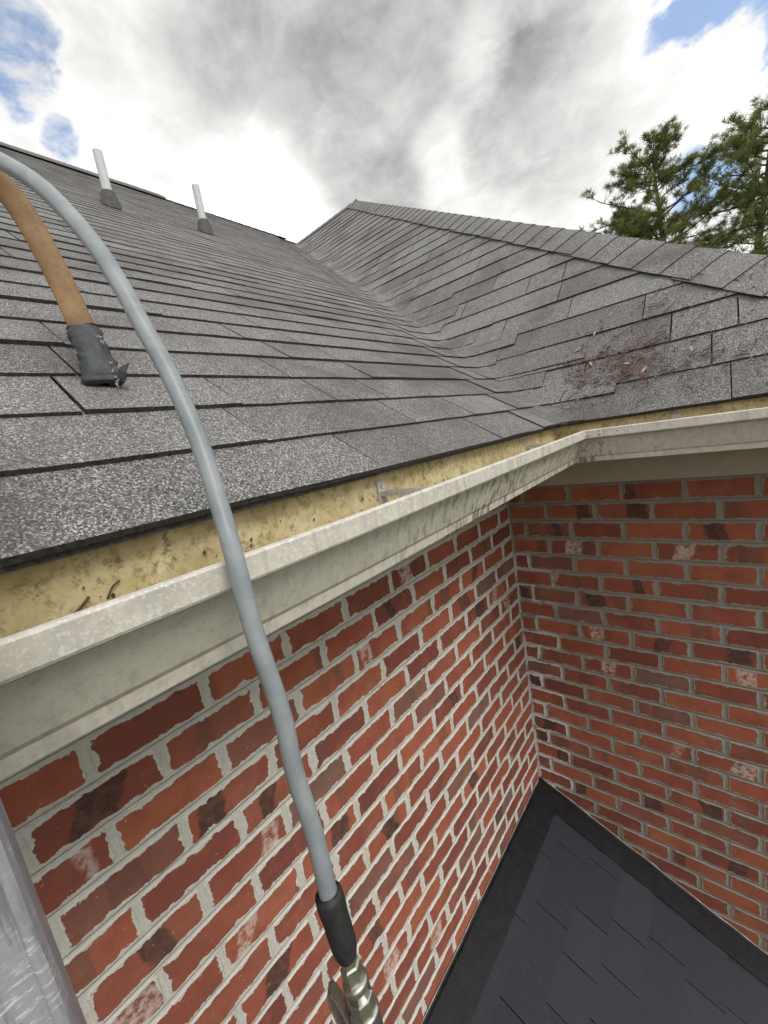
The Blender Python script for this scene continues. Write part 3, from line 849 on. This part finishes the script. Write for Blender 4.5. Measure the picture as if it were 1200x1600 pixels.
# ------------------------------------------------------------------ ladder
lad = empty('ladder', (.80, -2.03, lz(.80)), 'scratched aluminium ladder leaning on the long gutter', 'ladder')
ztop, zbot = .52, lz(.80)
def lean(z): return .512 + (.30 - z) * .105
def rail(yo, sgn):
    # channel rail: web outside, two flanges pointing inwards, with a rounded outer edge
    sec = [(.000, 0), (.000, -.040), (.006, -.040), (.006, -.004), (.069, -.004), (.069, -.040), (.075, -.040), (.075, -.0032), (.0742, -.0012), (.072, 0)]
    vs = []; fs = []; k = len(sec); n = 12
    for i in range(n + 1):
        z = zbot + (ztop - zbot) * i / n
        for x, y in sec: vs.append((lean(z) + x, yo + sgn * y, z))
    for i in range(n):
        for j in range(k):
            a, b = i * k + j, i * k + (j + 1) % k; fs.append((a, b, b + k, a + k))
    fs.append(tuple(range(k))); fs.append(tuple(range(len(vs) - 1, len(vs) - k - 1, -1)))
    o = mesh('rail', vs, fs, MLAD, lad)
    bm = bmesh.new(); bm.from_mesh(o.data); bmesh.ops.recalc_face_normals(bm, faces=bm.faces[:]); bm.to_mesh(o.data); bm.free()
    # raised rib down the edge of the front flange
    rb_ = [(lean(z) + .0752, yo + sgn * -.0035, z) for z in (zbot, (zbot + ztop) / 2, ztop)]
    mesh('edge_rib', *tube(rb_, .0026, 8), MLAD, o)
    return o
rail(-1.8225, 1); rail(-2.2405, -1)
for k in range(8):
    z = zbot + .25 + k * .28
    mesh('rung', *tube([(lean(z) + .037, -1.825, z), (lean(z) + .037, -2.235, z)], .015, 10), MLAD, lad, True, True)

# ------------------------------------------------------------------ hose and coupling
hs = empty('pressure_hose', (.5867, -1.6758, -.2335), 'grey hose arching over the gutter from a metal quick coupling', 'hose')
HP = [(-.02, -2.30, .60), (.03, -2.05, .665), (.0676, -1.85, .695), (.1656, -1.7186, .7021), (.2305, -1.6939, .6764), (.2861, -1.6804, .6382), (.3278, -1.6658, .5994), (.3704, -1.6545, .5433), (.4001, -1.6494, .4918),
      (.4178, -1.6469, .4524), (.4426, -1.6446, .402), (.4681, -1.6457, .3406), (.4871, -1.651, .286), (.5021, -1.6564, .2459), (.5159, -1.6618, .1813), (.529, -1.6618, .1071),
      (.5339, -1.6651, .0562), (.5423, -1.6653, -.0001), (.5487, -1.6684, -.0558), (.5522, -1.6699, -.0754)]
HP = [(-.30, -2.55, .7525)] + HP
mesh('hose_tube', *tube(spline(HP, 8), .0080, 16), M_hose, hs, smooth=True)
F0 = Vector((.5491, -1.6687, -.0586)); FX = (Vector((.5867, -1.6758, -.2335)) - F0).normalized()
def along(prof, k=20, name='', M=None, parent=None, smooth=True):
    pts = [F0 + FX * s for s, r in prof]; rad = [r for s, r in prof]
    vs, fs = tube(pts, rad, k, cap=True)
    return mesh(name, vs, fs, M, parent, smooth=False) if not smooth else mesh(name, vs, fs, M, parent, smooth=True)
sleeve = along([(.010, .0083), (.002, .0086), (-.0035, .0100), (-.0030, .0116), (.002, .0122), (.010, .0122), (.016, .0114), (.030, .0114), (.042, .0111), (.049, .0100), (.054, .0082), (.056, .0070)], 20, 'strain_sleeve', M_rub, hs)
fer = along([(.050, .0074), (.062, .0076), (.062, .0066)], 6, 'ferrule', M_steel, hs, False)
hexn = along([(.0600, .0076), (.0612, .0092), (.0735, .0092), (.0748, .0078)], 6, 'hex_nut', M_steel, hs, False)
ring = along([(.0735, .0080), (.0740, .0108), (.0758, .0116), (.0800, .0116), (.0815, .0108), (.0820, .0098), (.0900, .0098)], 24, 'lock_ring', M_steel, hs)
hex2 = along([(.0880, .0095), (.0890, .0116), (.1010, .0116), (.1020, .0100)], 8, 'hex_collar', M_steel, hs, False)
body = along([(.1010, .0100), (.1015, .0126), (.1040, .0132), (.1060, .0126), (.1075, .0118), (.1300, .0116), (.1700, .0112), (.1790, .0105)], 24, 'coupling_body', M_steel, hs)
# locking lever beside the coupling
side = (-RGT - FX * (-RGT).dot(FX)).normalized(); vw = FX.cross(side)
def lever():
    path = [(.118, .0125), (.104, .0145), (.092, .0165), (.082, .0190), (.0765, .0215), (.0775, .0240), (.084, .0245), (.098, .0225), (.115, .0215), (.140, .0200), (.165, .0185)]
    vs = []; fs = []
    pts = [F0 + FX * a + side * b for a, b in path]
    for i, q in enumerate(pts):
        t = (pts[min(i + 1, len(pts) - 1)] - pts[max(0, i - 1)]).normalized(); nn = t.cross(vw).normalized()
        for a, b in ((-.0060, -.0011), (.0060, -.0011), (.0060, .0011), (-.0060, .0011)): vs.append(q + vw * a + nn * b)
    for i in range(len(pts) - 1):
        for j in range(4):
            a, b = i * 4 + j, i * 4 + (j + 1) % 4; fs.append((a, b, b + 4, a + 4))
    fs.append((0, 1, 2, 3)); fs.append(tuple(range(len(vs) - 1, len(vs) - 5, -1)))
    return vs, fs
mesh('lock_lever', *lever(), M_steel, hs, True)
mesh('lever_pin', *tube([F0 + FX * .118 + side * .012 - vw * .009, F0 + FX * .118 + side * .012 + vw * .009], .0028, 8), M_steel, hs, True)

# ------------------------------------------------------------------ tan bar with taped tip
BP = [(.1416, -1.603, .4604), (.1236, -1.5989, .5005), (.1041, -1.5989, .5461), (.0809, -1.5996, .6024), (.0603, -1.6041, .6621), (.0428, -1.6129, .7209), (.0358, -1.6303, .7608), (.0382, -1.664, .7819),
      (.07, -1.7189, .7655), (.14, -1.80, .690), (.26, -1.86, .58), (.42, -1.90, .47), (.545, -1.93, .40)]
tb = empty('hooked_bar', BP[0], 'tan curved flat bar resting its black taped tip on the shingles', 'bar')
sp_ = spline(BP, 7)
def strap(pts, wid, th, wfun=None, k=16, sq=5.0):
    vs = []; fs = []
    n = len(pts)
    for i, q in enumerate(pts):
        t = (pts[min(i + 1, n - 1)] - pts[max(0, i - 1)]).normalized()
        view = (q - Vector((.80, -1.78, .36))).normalized()
        w = t.cross(view).normalized(); nn = w.cross(t).normalized()
        for j in range(k):
            a = 2 * math.pi * j / k; ca, sa = math.cos(a), math.sin(a)
            rr = (abs(ca) ** sq + abs(sa) ** sq) ** (-1 / sq)
            ex = wfun(i, j) if wfun else 0
            vs.append(q + w * ca * rr * (wid[i] if isinstance(wid, list) else wid) * (1 + ex) + nn * sa * rr * (th[i] if isinstance(th, list) else th) * (1 + ex * 1.5))
    for i in range(n - 1):
        for j in range(k):
            a, b = i * k + j, i * k + (j + 1) % k; fs.append((a, b, b + k, a + k))
    fs.append(tuple(range(k))); fs.append(tuple(range(len(vs) - 1, len(vs) - k - 1, -1)))
    return vs, fs
mesh('bar', *strap(sp_[9:], .0165, .0055), MTAN, tb, True, True)
tp = spline(BP[:3], 12); tp = tp + [tp[-1] + (tp[-1] - tp[-2]) * .5]
tp = [tp[0] + (tp[0] - tp[1]) * .9, tp[0] + (tp[0] - tp[1]) * .7] + tp
rt = random.Random(3)
nt = len(tp)
tw = [.006 if i == 0 else .019 if i == 1 else .0235 if i < 7 else .0225 if i < 12 else .0200 - .0015 * math.sin(i) * .3 for i in range(nt)]
tape = mesh('taped_tip', *strap(tp, tw, [.004 if i == 0 else .0085 if i == 1 else .0105 for i in range(nt)], lambda i, j: .20 * mnoise.noise(Vector((i * .38, j * .55, 2.2))) + .09 * mnoise.noise(Vector((i * 1.7, j * 1.3, 7)))), 
            M_tape, tb, False, True)
# loose tape flap and frayed threads
tip = Vector(BP[0]); wv3 = RGT; nn3 = -FWD
c0 = tip + wv3 * .020 + UP * .022
fl = [c0, c0 + wv3 * .018 + UP * .008 + nn3 * .004, c0 + wv3 * .016 - UP * .008 + nn3 * .008, c0 + wv3 * .014 - UP * .018 + nn3 * .004, c0 - UP * .014, c0 + wv3 * .006 - UP * .004 + nn3 * .004]
fl2 = [q - nn3 * .0012 for q in fl]
mesh('tape_flap', fl + fl2, [(0, 1, 5), (1, 2, 5), (2, 3, 5), (3, 4, 5), (4, 0, 5), (6, 11, 7), (7, 11, 8), (8, 11, 9), (9, 11, 10), (10, 11, 6), (0, 6, 7, 1), (1, 7, 8, 2), (2, 8, 9, 3), (3, 9, 10, 4)], M_tape, tape)
thr = []
for k in range(26):
    side_ = 1 if rt.random() < .6 else -1
    i = rt.choice((0, 1, 2, 3, 6, 9, 12, 16, 20, 22)); q = tp[min(i, nt - 1)] + wv3 * side_ * .0215 + nn3 * rt.uniform(.002, .008)
    pts = [q]
    for s in range(3): pts.append(pts[-1] + (wv3 * side_ * rt.uniform(-.3, .8) + UP * rt.uniform(-1, 1) + nn3 * rt.uniform(-.2, .5)) * .004)
    thr.append(tube(pts, .0005, 4))
fr_ = mesh('frayed_threads', *join(thr), M_fray, tape); fr_['kind'] = 'stuff'

# ------------------------------------------------------------------ litter on the hipped slope and in the gutter
rq = random.Random(77)
def onB(x, s, lift=.010):
    b = s / math.sqrt(2); return Vector((x, -EV + b, Z0 + b)) + NB * lift
UB = Vector((0, 1, 1)).normalized(); XB = Vector((1, 0, 0))
def needle(x, s, L, a, bend, r=.0010):
    dirv = XB * math.cos(a) + UB * math.sin(a); per = UB * math.cos(a) - XB * math.sin(a)
    p0 = onB(x, s, .0125)
    return tube([p0, p0 + dirv * L * .5 + per * bend * L + NB * rq.uniform(.001, .008), p0 + dirv * L + NB * rq.uniform(-.001, .004)], [r, r, r * .6], 4)
def flake(x, s, sz):
    a = rq.uniform(0, 6.28); c = onB(x, s, .0125); d1 = XB * math.cos(a) + UB * math.sin(a); d2 = UB * math.cos(a) - XB * math.sin(a)
    vs = [c - d1 * sz, c + d2 * sz * .4 + NB * sz * .3, c + d1 * sz, c - d2 * sz * .4 + NB * sz * .25, c + NB * sz * rq.uniform(-.1, .3)]
    return vs, [(0, 3, 4), (3, 2, 4), (2, 1, 4), (1, 0, 4)]
ps = []
for k in range(620):
    x = rq.gauss(.55, .14); s = .22 + rq.gauss(0, .07) - (x - .5) * .18
    if rq.random() < .28: x = rq.uniform(.38, 1.0); s = rq.uniform(.03, .55)
    s = max(.02, s)
    if x < .36 or x > 1.0 or s > .55: continue
    ps.append(needle(x, s, rq.uniform(.008, .04), rq.uniform(0, 6.28), rq.uniform(-.25, .25), rq.uniform(.0008, .0016)) if rq.random() < .55 else flake(x, s, rq.uniform(.003, .0095)))
lt = mesh('pine_litter', *join(ps), M_lit); lt['kind'] = 'stuff'
lt['label'] = 'reddish brown pine needles and bark flakes on the hipped slope'; lt['category'] = 'litter'
def long_needle(x, s, L, a, bend, label):
    o = mesh('pine_needle', *needle(x, s, L, a, bend, .0014), M_lit, None, True); o['label'] = label; o['category'] = 'needle'; o['group'] = 'fallen pine needles on the hipped slope'
for x, s, L, a, b in ((.52, .36, .12, .35, .10), (.66, .46, .09, 2.9, .1), (.60, .27, .10, .5, -.1), (.72, .30, .09, .9, .08), (.585, .40, .06, .2, .15), (.63, .215, .07, -.8, .1)):
    long_needle(x, s, L, a, b, 'long dry pine needle lying across the shingles of the hipped slope')
def curl(x, s, sz, a, label):
    c = onB(x, s, .014); d1 = XB * math.cos(a) + UB * math.sin(a); d2 = UB * math.cos(a) - XB * math.sin(a)
    vs = []; fs = []
    for i in range(6):
        u = i / 5; w = math.sin(math.pi * (u * .9 + .05)) * .35
        for v_ in (-1, 0, 1): vs.append(c + d1 * sz * (u - .5) * 2 + d2 * sz * w * v_ + NB * sz * (.25 * abs(v_) * (.5 + u) + .2 * math.sin(u * 3)))
    for i in range(5):
        for j in range(2): fs.append((i * 3 + j, i * 3 + j + 1, i * 3 + j + 4, i * 3 + j + 3))
    o = mesh('dry_leaf', vs, fs, M_leafdry, None, True, True); o['label'] = label; o['category'] = 'leaf'; o['group'] = 'dry leaves on the hipped slope'
M_leafdry = m_simple('dry_leaf', (.36, .25, .16), (.55, .42, .30), 60, .8)
for x, s, sz, a in ((.41, .34, .014, .2), (.455, .405, .010, 1.2), (.50, .49, .010, .6), (.57, .21, .013, -.6), (.735, .215, .011, 1.8), (.62, .165, .012, .9), (.66, .52, .008, 2.2), (.46, .25, .012, 2.0)):
    curl(x, s, sz, a, 'curled pale dry leaf on the hipped slope above the short gutter')
def twig(pts, r, label):
    o = mesh('twig', *tube(spline(pts, 4), r, 6), M_twig, None, True, True); o['label'] = label; o['category'] = 'twig'
b_ = onB(.61, .285, .013)
twig([b_, b_ + XB * .03 + UB * .012 + NB * .006, b_ + XB * .06 + UB * .03 + NB * .004], .0018, 'dark short twig among the needles on the hipped slope')
twig([(.375, -1.753, .2085), (.3765, -1.742, .216), (.377, -1.735, .2225)], .0012, 'small dark twig stuck to the back of the long gutter')
twig([(.3755, -1.722, .2145), (.377, -1.716, .224), (.3765, -1.709, .2275)], .0009, 'thin curved twig beside the dark one in the long gutter')
ps = []
for k in range(46):
    y = rq.uniform(-1.82, -.5); z = rq.uniform(.185, .245); s_ = rq.uniform(.0008, .0026); c = Vector((.3755, y, z))
    ps.append(([c + Vector((0, -s_, 0)), c + Vector((.001, 0, s_ * 1.4)), c + Vector((0, s_, 0)), c + Vector((.001, 0, -s_ * 1.4))], [(0, 3, 2, 1)]))
gs = mesh('gutter_grit', *join(ps), M_twig); gs['kind'] = 'stuff'; gs['label'] = 'dark grit specks on the inside of the long gutter'; gs['category'] = 'grit'

# ------------------------------------------------------------------ pine trees behind the house
def pine(x, y, height, seed, label, lean=(0, 0), prof=None, start=.42, gaps=(), nb=46, spread=3.0):
    R = random.Random(seed)
    root = empty('pine_tree', (x, y, GZ), label, 'tree', 'pine trees behind the roof')
    base = Vector((x, y, GZ))
    def tr(u): return base + Vector((lean[0] * u + .25 * math.sin(u * 5 + seed), lean[1] * u + .2 * math.sin(u * 4.2 + seed * 2), height * u))
    tv = tube([tr(k / 16) for k in range(17)], [.30 * (1 - k / 16) ** .8 + .025 for k in range(17)], 9)
    mesh('trunk', *tv, M_bark, root)
    limbs = []; tuft = []
    def add_tuft(p, d, sz):
        nv = len(tuft)
        for q in range(34):
            a = Vector((R.gauss(0, 1), R.gauss(0, 1), R.gauss(.25, .8)))
            a = (a.normalized() + d * .55).normalized()
            L = sz * R.uniform(.6, 1.15); s = a.cross(Vector((R.gauss(0, 1), R.gauss(0, 1), R.gauss(0, 1)))).normalized() * sz * .036
            b = p + Vector((R.uniform(-1, 1), R.uniform(-1, 1), R.uniform(-1, 1))) * sz * .25
            tuft.append((b - s, b + s, b + a * L))
    for k in range(nb):
        u = start + (1 - start) * ((k + R.random()) / nb)
        if any(g0 < u < g1 and R.random() < .85 for g0, g1 in gaps): continue
        rad = prof(u) * R.uniform(.6, 1.15)
        if rad < .25: rad = .25
        az = k * 2.4 + R.uniform(-.5, .5)
        rise = R.uniform(-.05, .35) + .25 * max(0, (u - .75) * 4)
        p = tr(u); d = Vector((math.cos(az), math.sin(az), rise)).normalized()
        pts = [p]; n = 6
        for s in range(n):
            d = (d + Vector((R.gauss(0, .13), R.gauss(0, .13), R.gauss(.03, .12)))).normalized(); pts.append(pts[-1] + d * rad / n)
        limbs.append(tube(pts, [max(.012, .030 * rad ** .6 * (1 - s / (n + 1))) for s in range(n + 1)], 5, cap=False))
        for s in range(2, n + 1):
            for q in range(3 if s < n else 4):
                dd = (d + Vector((R.gauss(0, .7), R.gauss(0, .7), R.gauss(.25, .35)))).normalized()
                L = R.uniform(.3, .85) * min(1, rad / 2 + .35)
                e = pts[s] + dd * L
                limbs.append(tube([pts[s], (pts[s] + e) / 2 + Vector((0, 0, -.03)), e], [.014, .010, .006], 4, cap=False))
                for f_ in (.55, .8, 1.0):
                    if R.random() < .60: add_tuft(pts[s] + (e - pts[s]) * f_ + Vector((R.gauss(0, .08), R.gauss(0, .08), R.gauss(0, .06))), dd, R.uniform(.22, .32))
    for q in range(8): add_tuft(tr(1.0) + Vector((R.gauss(0, .15), R.gauss(0, .15), R.uniform(-.5, .1))), Vector((0, 0, 1)), .3)
    lm = mesh('branches', *join(limbs), M_bark, root); lm['kind'] = 'stuff'
    vs = [q for t in tuft for q in t]; fs = [(3 * i, 3 * i + 1, 3 * i + 2) for i in range(len(tuft))]
    cr = mesh('crown', vs, fs, M_need, root); cr['kind'] = 'stuff'
    return root
H1 = 11.3 - GZ
def pr1(u):
    z = u * H1 + GZ
    return (1.9 if z < 10.4 else 1.25) + .3 * math.sin(z * 5) if z > 9.5 else (1.3 if z > 8.9 else 3.0 + .5 * math.sin(z * 3))
pine(-1.65, 24.1, H1, 5, 'tall pine with a thin bare stretch of trunk below its top', prof=pr1, start=.55, gaps=((.865, .90),), nb=66)
H2 = 10.5 - GZ
def pr2(u):
    z = u * H2 + GZ
    return (1.3 if z > 10.2 else 2.0 if z > 9.2 else 2.7) + .3 * math.sin(z * 4)
pine(1.55, 24.6, H2, 9, 'bushier pine standing to one side of the taller pine', lean=(.5, 0), prof=pr2, start=.5, nb=74)
pine(-3.2, 25.6, 10.0 - GZ, 14, 'lower pine mostly hidden behind the hip', prof=lambda u: max(.4, 2.2 * (1 - u) ** .5 * 1.3), start=.5, nb=44)

# cycles
S.render.engine = 'CYCLES'
